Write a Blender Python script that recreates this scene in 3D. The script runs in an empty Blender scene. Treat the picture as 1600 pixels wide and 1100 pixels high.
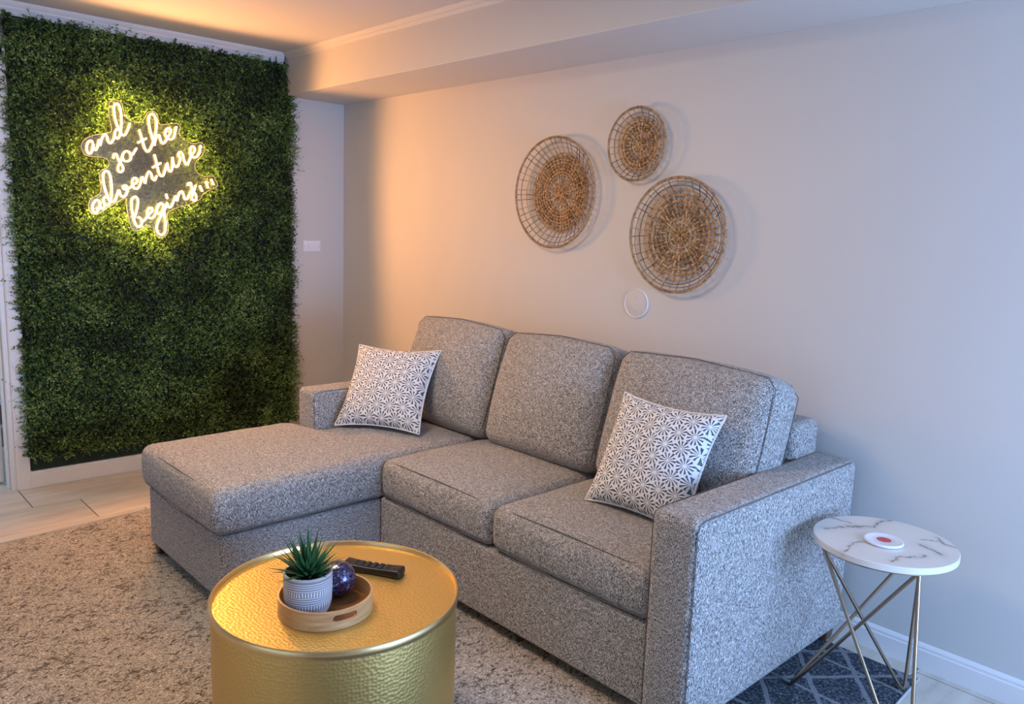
import bpy, bmesh, math, random
import numpy as np
from mathutils import Vector, Matrix, noise
random.seed(7); rng = np.random.default_rng(7)
C = bpy.context.scene
PI = math.pi

# ---------------------------------------------------------------- camera, world, lights, exposure
YAW, PITCH, ROLL, FPX = -0.8141, 0.1567, 0.0364, 1227.18
CAM = Vector((4.306, -2.5954, 1.35))
fw = Vector((math.sin(YAW)*math.cos(PITCH), math.cos(YAW)*math.cos(PITCH), -math.sin(PITCH)))
rt = Vector((math.cos(YAW), -math.sin(YAW), 0)); up = rt.cross(fw)
cR, sR = math.cos(ROLL), math.sin(ROLL)
r2 = rt*cR + up*sR; u2 = up*cR - rt*sR
cd = bpy.data.cameras.new('camera'); cam = bpy.data.objects.new('camera', cd); C.collection.objects.link(cam)
cd.sensor_width = 36; cd.lens = FPX/1600*36; cd.clip_start = .02
cam.matrix_world = Matrix(((r2.x, u2.x, -fw.x, CAM.x), (r2.y, u2.y, -fw.y, CAM.y), (r2.z, u2.z, -fw.z, CAM.z), (0, 0, 0, 1)))
C.camera = cam

w = bpy.data.worlds.new('world'); C.world = w; w.use_nodes = True
w.node_tree.nodes['Background'].inputs[0].default_value = (.55, .72, 1, 1)
w.node_tree.nodes['Background'].inputs[1].default_value = 1.0

def area(name, loc, rot, sx, sy, power, col):
    l = bpy.data.lights.new(name, 'AREA'); l.shape = 'RECTANGLE'; l.size = sx; l.size_y = sy
    l.energy = power; l.color = col
    o = bpy.data.objects.new(name, l); C.collection.objects.link(o); o.location = loc; o.rotation_euler = rot
    return o
XR_ = 5.8
# daylight entering by the window in the right wall and by the hall window
area('window_daylight', (XR_-.01, -.80, 1.0), (0, PI/2, 0), 1.0, 1.2, 112, (.31, .53, 1.0))
# added warm fill lamp above the seating, out of frame, lifts the ambient light
area('overhead_warm_fill', (2.1, -1.8, 2.20), (0, 0, 0), .6, .6, 25, (1.0, .74, .50))
area('hall_daylight', (-1.1, -3.25, 1.3), (0, -PI/2, math.radians(25)), 1.2, .8, 16, (.55, .75, 1.0))
# soft daylight from the glazed door behind the camera
area('rear_daylight', (3.2, -4.9, 1.5), (PI/2, 0, 0), 2.4, 1.6, 2.5, (.98, .93, 1.0))
area('hall_gap_fill', (-.7, -1.2, 1.95), (0, 0, 0), .4, .25, 5, (.50, .72, 1.0))  # added blue fill lamp, brightens the hall gap behind the door leaf
NEON = 17.0
NEON_COL = (1.0, .62, .20)
SPILL_W = 1.35
SPOT_W = 13.0
C.view_settings.view_transform = 'Standard'; C.view_settings.look = 'None'
C.view_settings.exposure = 0.0; C.view_settings.gamma = 1.0; C.view_settings.use_curve_mapping = False

# ---------------------------------------------------------------- helpers
def link(name, me, mat=None, parent=None, smooth=True, kind=None, label=None, cat=None, group=None):
    o = bpy.data.objects.new(name, me); C.collection.objects.link(o)
    if mat: me.materials.append(mat)
    if parent:
        o.parent = parent
        o.matrix_parent_inverse = Matrix.Translation(-Vector(parent.location)) if parent.type == 'EMPTY' else Matrix()
    if smooth:
        me.polygons.foreach_set('use_smooth', [True]*len(me.polygons))
        try: me.set_sharp_from_angle(angle=math.radians(42))
        except Exception: pass
    tag(o, label, cat, group, kind)
    return o
def tag(o, label=None, cat=None, group=None, kind=None):
    if label: o['label'] = label
    if cat: o['category'] = cat
    if group: o['group'] = group
    if kind: o['kind'] = kind
def thing(name, loc, label, cat, group=None):
    o = bpy.data.objects.new(name, None); C.collection.objects.link(o); o.location = loc
    o.empty_display_size = .05
    tag(o, label, cat, group); return o
def obj(name, bm, mat, parent=None, **k):
    me = bpy.data.meshes.new(name)
    bmesh.ops.recalc_face_normals(bm, faces=bm.faces[:])
    bm.to_mesh(me); bm.free(); return link(name, me, mat, parent, **k)
def located(name, bm, m, parent, loc, **k):     # mesh in its own local frame so object coordinates centre on it
    me = bpy.data.meshes.new(name); bmesh.ops.recalc_face_normals(bm, faces=bm.faces[:]); bm.to_mesh(me); bm.free()
    o = link(name, me, m, None, **k); o.parent = parent; o.location = Vector(loc)-parent.location; return o
def box(bm, x0, x1, y0, y1, z0, z1, bev=0, seg=2, M=None):
    r = bmesh.ops.create_cube(bm, size=1)['verts']
    for v in r: v.co = Vector((x0+(v.co.x+.5)*(x1-x0), y0+(v.co.y+.5)*(y1-y0), z0+(v.co.z+.5)*(z1-z0)))
    if bev:
        es = list({e for v in r for e in v.link_edges})
        g = bmesh.ops.bevel(bm, geom=es, offset=bev, segments=seg, affect='EDGES', profile=.5)
        r = list(set(g['verts']) | {v for v in r if v.is_valid})
    if M:
        for v in r: v.co = M @ v.co
    return r
def tube(bm, pts, rad, sides=8, closed=False, cap=True):
    pts = [Vector(p) for p in pts]; n = len(pts)
    rads = rad if hasattr(rad, '__len__') else [rad]*n
    rings = []; prev = None
    for i, p in enumerate(pts):
        if closed: t = pts[(i+1) % n]-pts[i-1]
        else: t = pts[min(i+1, n-1)]-pts[max(i-1, 0)]
        if t.length < 1e-9: t = Vector((0, 0, 1))
        t.normalize()
        if prev is None:
            a = Vector((0, 0, 1)) if abs(t.z) < .9 else Vector((1, 0, 0)); nrm = (a-t*a.dot(t)).normalized()
        else: 
            nrm = prev-t*prev.dot(t)
            nrm = nrm.normalized() if nrm.length > 1e-6 else t.orthogonal().normalized()
        prev = nrm; b = t.cross(nrm)
        rings.append([bm.verts.new(p+(nrm*math.cos(2*PI*k/sides)+b*math.sin(2*PI*k/sides))*rads[i]) for k in range(sides)])
    for i in range(n if closed else n-1):
        A, B = rings[i], rings[(i+1) % n]
        for k in range(sides): bm.faces.new((A[k], A[(k+1) % sides], B[(k+1) % sides], B[k]))
    if not closed and cap:
        bm.faces.new(rings[0][::-1]); bm.faces.new(rings[-1])
def lathe(bm, prof, n=64, cx=0, cy=0):
    rings = []
    for r, z in prof:
        if r < 1e-6: rings.append([bm.verts.new((cx, cy, z))])
        else: rings.append([bm.verts.new((cx+r*math.cos(2*PI*k/n), cy+r*math.sin(2*PI*k/n), z)) for k in range(n)])
    for A, B in zip(rings, rings[1:]):
        if len(A) == 1 and len(B) == 1: continue
        for k in range(n):
            k2 = (k+1) % n
            if len(A) == 1: bm.faces.new((A[0], B[k2], B[k]))
            elif len(B) == 1: bm.faces.new((A[k], A[k2], B[0]))
            else: bm.faces.new((A[k], A[k2], B[k2], B[k]))
def extrude_profile(bm, prof, fn0, fn1):
    """prof: list of 2-D points; fn0/fn1 map a point to 3-D at either end"""
    a = [bm.verts.new(fn0(*p)) for p in prof]; b = [bm.verts.new(fn1(*p)) for p in prof]; n = len(prof)
    for i in range(n): bm.faces.new((a[i], a[(i+1) % n], b[(i+1) % n], b[i]))
    bm.faces.new(a[::-1]); bm.faces.new(b)
def rbox(x0, x1, y0, y1, z0, z1, r, step=.04, deform=None, M=None):
    """rounded, finely divided block (cushion); deform(P,u,v,w)->Vector in its own frame"""
    def samples(a, b):
        n = max(2, int((b-a-2*r)/step)); s = [a+r*(1-math.cos(t*PI/8)) for t in range(0, 4)]
        s = [a, a+.22*r, a+.5*r, a+.78*r]
        e = [b-.78*r, b-.5*r, b-.22*r, b]
        return s+[a+r+(b-a-2*r)*i/n for i in range(n+1)]+e
    X, Y, Z = samples(x0, x1), samples(y0, y1), samples(z0, z1)
    bm = bmesh.new(); cache = {}
    def V(x, y, z):
        k = (round(x, 6), round(y, 6), round(z, 6))
        if k in cache: return cache[k]
        P = Vector((x, y, z)); Q = Vector((min(max(x, x0+r), x1-r), min(max(y, y0+r), y1-r), min(max(z, z0+r), z1-r)))
        d = P-Q
        if d.length > 1e-9: P = Q+d.normalized()*r*min(1, max(abs(d.x), abs(d.y), abs(d.z))/r)
        if deform: P = deform(P, (P.x-x0)/(x1-x0), (P.y-y0)/(y1-y0), (P.z-z0)/(z1-z0))
        if M: P = M @ P
        cache[k] = bm.verts.new(P); return cache[k]
    def grid(A, B, f):
        for i in range(len(A)-1):
            for j in range(len(B)-1):
                try: bm.faces.new((f(A[i], B[j]), f(A[i+1], B[j]), f(A[i+1], B[j+1]), f(A[i], B[j+1])))
                except ValueError: pass
    grid(X, Y, lambda a, b: V(a, b, z0)); grid(X, Y, lambda a, b: V(a, b, z1))
    grid(X, Z, lambda a, b: V(a, y0, b)); grid(X, Z, lambda a, b: V(a, y1, b))
    grid(Y, Z, lambda a, b: V(x0, a, b)); grid(Y, Z, lambda a, b: V(x1, a, b))
    return bm

# ---------------------------------------------------------------- materials
def mat(name):
    m = bpy.data.materials.new(name); m.use_nodes = True
    return m, m.node_tree, m.node_tree.nodes['Principled BSDF']
def N(nt, t, **k):
    n = nt.nodes.new(t)
    for a, v in k.items():
        if a == 'ins':
            for i, x in v.items(): n.inputs[i].default_value = x
        else: setattr(n, a, v)
    return n
def ramp(nt, stops, interp='LINEAR'):
    n = nt.nodes.new('ShaderNodeValToRGB'); n.color_ramp.interpolation = interp
    e = n.color_ramp.elements
    while len(e) < len(stops): e.new(.5)
    for i, (p, c) in enumerate(stops): e[i].position = p; e[i].color = (*c, 1)
    return n
def math_(nt, op, a, b=None, c=None, clamp=False):
    n = nt.nodes.new('ShaderNodeMath'); n.operation = op; n.use_clamp = clamp
    for i, x in enumerate((a, b, c)):
        if x is None: continue
        if isinstance(x, (int, float)): n.inputs[i].default_value = x
        else: nt.links.new(x, n.inputs[i])
    return n.outputs[0]
def mixc(nt, f, a, b):
    n = nt.nodes.new('ShaderNodeMix'); n.data_type = 'RGBA'
    for i, x in ((0, f), (6, a), (7, b)):
        if isinstance(x, (int, float)): n.inputs[i].default_value = x
        elif isinstance(x, tuple): n.inputs[i].default_value = (*x, 1)
        else: nt.links.new(x, n.inputs[i])
    return n.outputs[2]
def coords(nt, scale=(1, 1, 1), rot=(0, 0, 0), out='Object'):
    t = nt.nodes.new('ShaderNodeTexCoord'); m = nt.nodes.new('ShaderNodeMapping')
    m.inputs['Scale'].default_value = scale; m.inputs['Rotation'].default_value = rot
    nt.links.new(t.outputs[out], m.inputs[0]); return m.outputs[0]
def bump(nt, p, h, strength, dist=.002):
    b = nt.nodes.new('ShaderNodeBump'); b.inputs['Strength'].default_value = strength; b.inputs['Distance'].default_value = dist
    nt.links.new(h, b.inputs['Height']); nt.links.new(b.outputs[0], p.inputs['Normal'])
def noise_(nt, vec, scale, detail=2, rough=.5, out=0, dist=0):
    n = nt.nodes.new('ShaderNodeTexNoise'); n.inputs['Scale'].default_value = scale; n.inputs['Detail'].default_value = detail
    n.inputs['Roughness'].default_value = rough; n.inputs['Distortion'].default_value = dist
    nt.links.new(vec, n.inputs['Vector']); return n.outputs[out]
def plain(name, col, rough=.5, metal=0, nscale=0, nb=0, var=0):
    m, nt, p = mat(name)
    p.inputs['Base Color'].default_value = (*col, 1); p.inputs['Roughness'].default_value = rough; p.inputs['Metallic'].default_value = metal
    if nscale:
        v = coords(nt); h = noise_(nt, v, nscale, 3)
        if nb: bump(nt, p, h, nb)
        if var:
            c = mixc(nt, h, tuple(max(0, x*(1-var)) for x in col), tuple(x*(1+var) for x in col)); nt.links.new(c, p.inputs['Base Color'])
    return m

M_wall = plain('wall_paint', (.60, .585, .55), .62, nscale=180, nb=.06, var=.015)
M_ceil = plain('ceiling_paint', (.56, .55, .54), .8, nscale=90, nb=.05, var=.01)
M_trim = plain('white_trim_paint', (.78, .76, .74), .38, nscale=40, nb=.03, var=.02)
M_hall = plain('hall_paint', (.74, .80, .86), .6, nscale=60, nb=.03)
M_hinge = plain('aged_hinge_metal', (.17, .15, .14), .42, .85, nscale=160, nb=.1, var=.25)
M_plastic = plain('white_plastic', (.82, .81, .84), .3, nscale=30, var=.01)
M_screw = plain('painted_screw', (.55, .55, .56), .35, .3, nscale=200, var=.1)
M_darkbase = plain('dark_green_backing', (.006, .022, .013), .75, nscale=60, nb=.2, var=.3)
M_wood_leg = plain('dark_wood_leg', (.085, .045, .03), .45, nscale=40, nb=.05, var=.3)
M_black = plain('black_plastic', (.006, .006, .007), .4, nscale=150, nb=.05, var=.2)
M_button = plain('grey_rubber_button', (.03, .03, .034), .5, nscale=100, var=.1)
M_soil = plain('dark_soil', (.018, .013, .011), .95, nscale=220, nb=1, var=.6)
M_grout = plain('tile_grout', (.16, .13, .11), .9, nscale=200, nb=.2, var=.15)

def fabric():
    m, nt, p = mat('tweed_weave_fabric')
    v = coords(nt)
    d = noise_(nt, v, 90, 2, .5)
    n1 = noise_(nt, coords(nt, (600, 600, 170)), 1, 2, .6)
    n2 = noise_(nt, coords(nt, (230, 230, 640)), 1, 2, .6)
    a = math_(nt, 'ADD', math_(nt, 'MULTIPLY', n1, .68), math_(nt, 'MULTIPLY', n2, .32))
    a = math_(nt, 'ADD', a, math_(nt, 'MULTIPLY', math_(nt, 'SUBTRACT', d, .5), .12))
    c = ramp(nt, [(.40, (.034, .031, .028)), (.465, (.185, .173, .162)), (.53, (.36, .340, .320)), (.595, (.78, .75, .71))])
    nt.links.new(a, c.inputs[0]); nt.links.new(c.outputs[0], p.inputs['Base Color'])
    p.inputs['Roughness'].default_value = .95
    p.inputs['Sheen Weight'].default_value = .15; p.inputs['Sheen Roughness'].default_value = .6
    p.inputs['Specular IOR Level'].default_value = .15
    bump(nt, p, a, .75, .0022)
    return m
M_fabric = fabric()
M_seam = plain('seam_thread', (.13, .125, .12), .95, nscale=300, nb=.4, var=.3)

def tile_mat():
    m, nt, p = mat('porcelain_tile')
    oi = nt.nodes.new('ShaderNodeObjectInfo')
    v = coords(nt, (9, 1.6, 9))
    addv = nt.nodes.new('ShaderNodeVectorMath'); addv.operation = 'ADD'
    nt.links.new(v, addv.inputs[0]); nt.links.new(oi.outputs['Location'], addv.inputs[1])
    n = noise_(nt, addv.outputs[0], 2.2, 6, .6, dist=.4)
    c = ramp(nt, [(.3, (.50, .43, .355)), (.5, (.61, .54, .45)), (.72, (.70, .64, .55))])
    nt.links.new(n, c.inputs[0])
    hs = nt.nodes.new('ShaderNodeHueSaturation'); nt.links.new(c.outputs[0], hs.inputs['Color'])
    nt.links.new(math_(nt, 'ADD', math_(nt, 'MULTIPLY', oi.outputs['Random'], .14), .93), hs.inputs['Value'])
    nt.links.new(hs.outputs[0], p.inputs['Base Color']); p.inputs['Roughness'].default_value = .33
    bump(nt, p, n, .08, .001); return m
M_tile = tile_mat()

def rug_mat():
    m, nt, p = mat('woven_rug_pile')
    v = coords(nt)
    sep = nt.nodes.new('ShaderNodeSeparateXYZ'); nt.links.new(v, sep.inputs[0])
    X, Y = sep.outputs[0], sep.outputs[1]
    fine = ramp(nt, [(.36, (0, 0, 0)), (.62, (1, 1, 1))]); nt.links.new(noise_(nt, coords(nt, (1.6, .8, 1)), 240, 2, .6), fine.inputs[0]); fine = fine.outputs[0]
    warp = math_(nt, 'MULTIPLY', math_(nt, 'SUBTRACT', noise_(nt, v, 30, 3, .6), .5), .05)
    # field: faded hooked motifs broken up by wear
    def zig(u, vv, per, amp):       # distance to zigzag rows
        t = math_(nt, 'PINGPONG', math_(nt, 'DIVIDE', vv, per), .5)
        s = math_(nt, 'ADD', math_(nt, 'ADD', u, math_(nt, 'MULTIPLY', t, amp)), warp)
        return s
    s = zig(X, Y, .085, .085)
    rows = math_(nt, 'PINGPONG', math_(nt, 'DIVIDE', s, .055), .5)
    line = math_(nt, 'LESS_THAN', rows, .11)
    wear = noise_(nt, coords(nt, (60, 30, 50)), 1, 4, .7)
    worn = math_(nt, 'GREATER_THAN', wear, .55)
    blot = noise_(nt, coords(nt, (62, 44, 60), (0, 0, .55)), 1, 5, .85)
    med = noise_(nt, coords(nt, (9, 9, 9), (0, 0, .4)), 1, 2, .5)
    blots = math_(nt, 'GREATER_THAN', math_(nt, 'ADD', blot, math_(nt, 'MULTIPLY', med, .22)), .682)
    dark = math_(nt, 'MAXIMUM', math_(nt, 'MULTIPLY', line, worn), blots)
    dark = math_(nt, 'MULTIPLY', dark, .8)
    field = mixc(nt, dark, mixc(nt, fine, (.26, .225, .18), (.90, .81, .67)), mixc(nt, fine, (.05, .035, .025), (.20, .15, .115)))
    # blue border band at the far right end with a pale lattice
    def lat(sgn):
        q = math_(nt, 'ADD', math_(nt, 'ADD', X, math_(nt, 'MULTIPLY', Y, sgn)), math_(nt, 'MULTIPLY', warp, .35))
        return math_(nt, 'LESS_THAN', math_(nt, 'PINGPONG', math_(nt, 'DIVIDE', q, .19), .5), .05)
    L = math_(nt, 'MAXIMUM', lat(.8), lat(-.8))
    q3 = math_(nt, 'ADD', Y, math_(nt, 'MULTIPLY', warp, .3))
    L = math_(nt, 'MAXIMUM', L, math_(nt, 'LESS_THAN', math_(nt, 'PINGPONG', math_(nt, 'DIVIDE', q3, .2125), .5), .03))
    spk = noise_(nt, v, 120, 3, .8)
    navy = ramp(nt, [(.36, (.026, .034, .047)), (.52, (.085, .10, .125)), (.66, (.30, .33, .36))]); nt.links.new(spk, navy.inputs[0])
    bord = mixc(nt, math_(nt, 'MULTIPLY', L, .8), navy.outputs[0], mixc(nt, spk, (.24, .26, .28), (.46, .48, .50)))
    inb = math_(nt, 'GREATER_THAN', math_(nt, 'ADD', X, math_(nt, 'MULTIPLY', warp, .2)), 3.12)
    c = mixc(nt, inb, field, bord)
    nt.links.new(c, p.inputs['Base Color']); p.inputs['Roughness'].default_value = 1
    p.inputs['Specular IOR Level'].default_value = .05
    h = math_(nt, 'SUBTRACT', math_(nt, 'ADD', math_(nt, 'MULTIPLY', fine, .6), math_(nt, 'MULTIPLY', noise_(nt, v, 90, 2), .5)), math_(nt, 'MULTIPLY', dark, .35))
    bump(nt, p, h, 1.0, .006)
    return m
M_rug = rug_mat()

def gold(name, hammered=True, col=(.74, .55, .20), rough=.43):
    m, nt, p = mat(name)
    p.inputs['Metallic'].default_value = 1; p.inputs['Base Color'].default_value = (*col, 1); p.inputs['Roughness'].default_value = rough
    if hammered:
        v = nt.nodes.new('ShaderNodeTexVoronoi'); v.feature = 'SMOOTH_F1'; v.inputs['Scale'].default_value = 110; v.voronoi_dimensions = '2D'
        v.inputs['Smoothness'].default_value = .5; v.inputs['Randomness'].default_value = .62
        q = coords(nt)
        if hammered == 'side':
            sp = nt.nodes.new('ShaderNodeSeparateXYZ'); nt.links.new(q, sp.inputs[0]); cb = nt.nodes.new('ShaderNodeCombineXYZ')
            nt.links.new(math_(nt, 'MULTIPLY', math_(nt, 'ARCTAN2', sp.outputs[1], sp.outputs[0]), .30), cb.inputs[0]); nt.links.new(sp.outputs[2], cb.inputs[1]); q = cb.outputs[0]
        nt.links.new(q, v.inputs['Vector'])
        bump(nt, p, v.outputs['Distance'], .45, .0018)
    else:
        bump(nt, p, noise_(nt, coords(nt), 40, 2), .03)
    return m
M_gold = gold('hammered_gold_metal'); M_goldside = gold('hammered_gold_side', 'side'); M_goldrim = gold('brushed_gold_rim', False, (.80, .62, .30), .3)
M_bronze = gold('bronze_rod_metal', False, (.34, .27, .20), .28)

VEINS = [([(-0.147, -0.051), (-0.114, 0.023), (-0.065, 0.07), (-0.064, 0.162), (-0.034, 0.209)], 0.004), ([(-0.181, 0.054), (-0.117, 0.052)], 0.003), ([(-0.037, -0.177), (-0.045, -0.096), (-0.035, -0.061)], 0.0022), ([(0.074, -0.143), (0.075, -0.096), (0.106, -0.056), (0.119, -0.02)], 0.0024), ([(0.083, 0.045), (0.112, 0.039), (0.142, 0.016)], 0.0045), ([(0.087, 0.14), (0.127, 0.102), (0.15, 0.102)], 0.0026), ([(0.067, 0.091), (0.101, 0.119)], 0.0016)]
def marble():
    m, nt, p = mat('white_marble')
    v = coords(nt); sep = nt.nodes.new('ShaderNodeSeparateXYZ'); nt.links.new(v, sep.inputs[0])
    X = math_(nt, 'ADD', sep.outputs[0], math_(nt, 'MULTIPLY', math_(nt, 'SUBTRACT', noise_(nt, v, 28, 4, .6), .5), .045))
    v2 = coords(nt, (1, 1, 1), (0, 0, 2.1))
    Y = math_(nt, 'ADD', sep.outputs[1], math_(nt, 'MULTIPLY', math_(nt, 'SUBTRACT', noise_(nt, v2, 24, 4, .6), .5), .045))
    acc = None
    for pts, wdt in VEINS:
        for (ax, ay), (bx, by) in zip(pts, pts[1:]):
            dx, dy = bx-ax, by-ay; L2 = dx*dx+dy*dy
            px = math_(nt, 'SUBTRACT', X, ax); py = math_(nt, 'SUBTRACT', Y, ay)
            t = math_(nt, 'DIVIDE', math_(nt, 'ADD', math_(nt, 'MULTIPLY', px, dx), math_(nt, 'MULTIPLY', py, dy)), L2, clamp=True)
            ex = math_(nt, 'SUBTRACT', px, math_(nt, 'MULTIPLY', t, dx)); ey = math_(nt, 'SUBTRACT', py, math_(nt, 'MULTIPLY', t, dy))
            d = math_(nt, 'SQRT', math_(nt, 'ADD', math_(nt, 'MULTIPLY', ex, ex), math_(nt, 'MULTIPLY', ey, ey)))
            f = math_(nt, 'DIVIDE', wdt*1.1, math_(nt, 'ADD', d, wdt*.8))
            acc = f if acc is None else math_(nt, 'MAXIMUM', acc, f)
    acc = math_(nt, 'POWER', math_(nt, 'MINIMUM', acc, 1.0), 1.35)
    acc = math_(nt, 'MULTIPLY', acc, math_(nt, 'ADD', .35, math_(nt, 'MULTIPLY', noise_(nt, v, 60, 3), 1.0)), clamp=True)
    c = mixc(nt, acc, (.74, .70, .64), (.12, .10, .10)); nt.links.new(c, p.inputs['Base Color'])
    p.inputs['Roughness'].default_value = .25; return m
M_marble = marble()

def rattan(name, a, b):
    m, nt, p = mat(name)
    oi = nt.nodes.new('ShaderNodeObjectInfo')
    n = noise_(nt, coords(nt), 55, 3, .6)
    c = ramp(nt, [(.3, a), (.7, b)]); nt.links.new(math_(nt, 'ADD', n, math_(nt, 'MULTIPLY', math_(nt, 'SUBTRACT', oi.outputs['Random'], .5), .3)), c.inputs[0])
    nt.links.new(c.outputs[0], p.inputs['Base Color']); p.inputs['Roughness'].default_value = .55
    bump(nt, p, noise_(nt, coords(nt), 300, 2), .3, .001); return m
M_rattan = rattan('natural_rattan', (.25, .12, .04), (.66, .39, .16))
M_rattan_d = rattan('dark_rattan_binding', (.11, .055, .028), (.46, .29, .15))

def leaf_mat(name, attr=True):
    m, nt, p = mat(name)
    a = nt.nodes.new('ShaderNodeAttribute'); a.attribute_name = 'tone'
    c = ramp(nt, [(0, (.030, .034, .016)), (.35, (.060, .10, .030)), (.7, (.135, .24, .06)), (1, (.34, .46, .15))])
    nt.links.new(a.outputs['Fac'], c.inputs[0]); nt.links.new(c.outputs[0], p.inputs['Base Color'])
    p.inputs['Roughness'].default_value = .5; p.inputs['Specular IOR Level'].default_value = .35
    tr = nt.nodes.new('ShaderNodeBsdfTranslucent'); nt.links.new(c.outputs[0], tr.inputs[0])
    mx = nt.nodes.new('ShaderNodeMixShader'); mx.inputs[0].default_value = .22
    out = nt.nodes['Material Output']
    nt.links.new(p.outputs[0], mx.inputs[1]); nt.links.new(tr.outputs[0], mx.inputs[2]); nt.links.new(mx.outputs[0], out.inputs[0])
    return m
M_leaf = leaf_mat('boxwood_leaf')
M_succ = plain('succulent_leaf', (.030, .115, .040), .42, nscale=60, nb=.05, var=.5)

def pillow_mat(name, sx, ink, seed):
    m, nt, p = mat(name)
    tc = nt.nodes.new('ShaderNodeTexCoord'); sep = nt.nodes.new('ShaderNodeSeparateXYZ'); nt.links.new(tc.outputs['UV'], sep.inputs[0])
    cell = sx
    u = math_(nt, 'DIVIDE', sep.outputs[0], cell); v = math_(nt, 'DIVIDE', sep.outputs[1], cell*.9)
    jit = noise_(nt, tc.outputs['UV'], 12, 1)
    best = None
    res = []
    for off in (0.0, .5):       # two interleaved square lattices make the staggered rows
        uu = math_(nt, 'ADD', u, off + seed); vv = math_(nt, 'DIVIDE', math_(nt, 'ADD', v, 2*off), 2)
        iu = math_(nt, 'ROUND', uu); iv = math_(nt, 'ROUND', vv)
        du = math_(nt, 'SUBTRACT', uu, iu); dv = math_(nt, 'MULTIPLY', math_(nt, 'SUBTRACT', vv, iv), 1.8)
        wn = nt.nodes.new('ShaderNodeTexWhiteNoise'); wn.noise_dimensions = '2D'
        cb = nt.nodes.new('ShaderNodeCombineXYZ'); nt.links.new(iu, cb.inputs[0]); nt.links.new(math_(nt, 'ADD', iv, off*7), cb.inputs[1]); nt.links.new(cb.outputs[0], wn.inputs['Vector'])
        rnd = wn.outputs['Value']
        r = math_(nt, 'SQRT', math_(nt, 'ADD', math_(nt, 'MULTIPLY', du, du), math_(nt, 'MULTIPLY', dv, dv)))
        ang = math_(nt, 'ARCTAN2', dv, du)
        k = math_(nt, 'SINE', math_(nt, 'ADD', math_(nt, 'MULTIPLY', ang, 12), math_(nt, 'MULTIPLY', rnd, 6.28)))
        wid = math_(nt, 'SUBTRACT', .58, math_(nt, 'MULTIPLY', r, 1.25))       # petals widen outwards
        pet = math_(nt, 'GREATER_THAN', k, wid)
        inn = math_(nt, 'GREATER_THAN', r, math_(nt, 'ADD', .06, math_(nt, 'MULTIPLY', rnd, .07)))
        outr = math_(nt, 'LESS_THAN', r, math_(nt, 'ADD', .49, math_(nt, 'MULTIPLY', math_(nt, 'SINE', math_(nt, 'MULTIPLY', ang, 7)), .05)))
        res.append(math_(nt, 'MULTIPLY', math_(nt, 'MULTIPLY', pet, inn), outr))
        if best is None: rnd0 = rnd
    a = math_(nt, 'MAXIMUM', res[0], res[1])
    a = math_(nt, 'MULTIPLY', a, math_(nt, 'GREATER_THAN', noise_(nt, coords(nt, (260, 260, 260)), 1, 2), .36))
    col = mixc(nt, jit, ink[0], ink[1])
    c = mixc(nt, math_(nt, 'MULTIPLY', a, .92), (.80, .78, .76), col)
    nt.links.new(c, p.inputs['Base Color']); p.inputs['Roughness'].default_value = .9
    p.inputs['Specular IOR Level'].default_value = .2
    bump(nt, p, noise_(nt, coords(nt), 420, 2), .4, .001); return m
M_pil1 = pillow_mat('starburst_cotton_grey_blue', .059, ((.010, .012, .035), (.035, .045, .10)), .0)
M_pil2 = pillow_mat('starburst_cotton_navy_teal', .052, ((.008, .010, .030), (.010, .045, .09)), .3)
M_piping = plain('white_piping', (.78, .77, .76), .85, nscale=300, nb=.2, var=.04)

def bamboo():
    m, nt, p = mat('bamboo_wood')
    n = noise_(nt, coords(nt, (14, 14, 160)), 1, 4, .6, dist=.3)
    c = ramp(nt, [(.3, (.44, .23, .09)), (.7, (.66, .40, .19))]); nt.links.new(n, c.inputs[0]); nt.links.new(c.outputs[0], p.inputs['Base Color'])
    p.inputs['Roughness'].default_value = .38; return m
M_bamboo = bamboo()
def bamboo_floor():
    m, nt, p = mat('brown_tray_bottom')
    n = noise_(nt, coords(nt, (30, 5, 5), (0, 0, .6)), 2, 5, .6)
    c = ramp(nt, [(.3, (.20, .085, .03)), (.7, (.36, .18, .07))]); nt.links.new(n, c.inputs[0]); nt.links.new(c.outputs[0], p.inputs['Base Color'])
    p.inputs['Roughness'].default_value = .35; return m
M_traybot = bamboo_floor()

def pot_mat():
    m, nt, p = mat('grey_pot_with_white_lines')
    v = coords(nt); sep = nt.nodes.new('ShaderNodeSeparateXYZ'); nt.links.new(v, sep.inputs[0])
    ang = math_(nt, 'ARCTAN2', sep.outputs[1], sep.outputs[0]); wob = math_(nt, 'MULTIPLY', math_(nt, 'SUBTRACT', noise_(nt, v, 40, 1), .5), .0022)
    z = math_(nt, 'ADD', sep.outputs[2], wob)
    def hl(zz, t=.0009): return math_(nt, 'LESS_THAN', math_(nt, 'ABSOLUTE', math_(nt, 'SUBTRACT', z, zz)), t)
    def band(z0, z1, n):
        k = math_(nt, 'GREATER_THAN', math_(nt, 'SINE', math_(nt, 'ADD', math_(nt, 'MULTIPLY', ang, n), math_(nt, 'MULTIPLY', noise_(nt, v, 60, 1), 3))), .25)
        return math_(nt, 'MULTIPLY', k, math_(nt, 'MULTIPLY', math_(nt, 'GREATER_THAN', z, z0), math_(nt, 'LESS_THAN', z, z1)))
    acc = hl(.092)
    for h in (.0865, .081, .0755, .0585, .053, .0475, .042, .023, .018, .012): acc = math_(nt, 'MAXIMUM', acc, hl(h))
    acc = math_(nt, 'MAXIMUM', acc, band(.061, .073, 52)); acc = math_(nt, 'MAXIMUM', acc, band(.0255, .039, 52))
    c = mixc(nt, acc, (.27, .245, .25), (.74, .73, .75)); nt.links.new(c, p.inputs['Base Color']); p.inputs['Roughness'].default_value = .7
    bump(nt, p, acc, .3, .0006); return m
M_pot = pot_mat()
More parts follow.
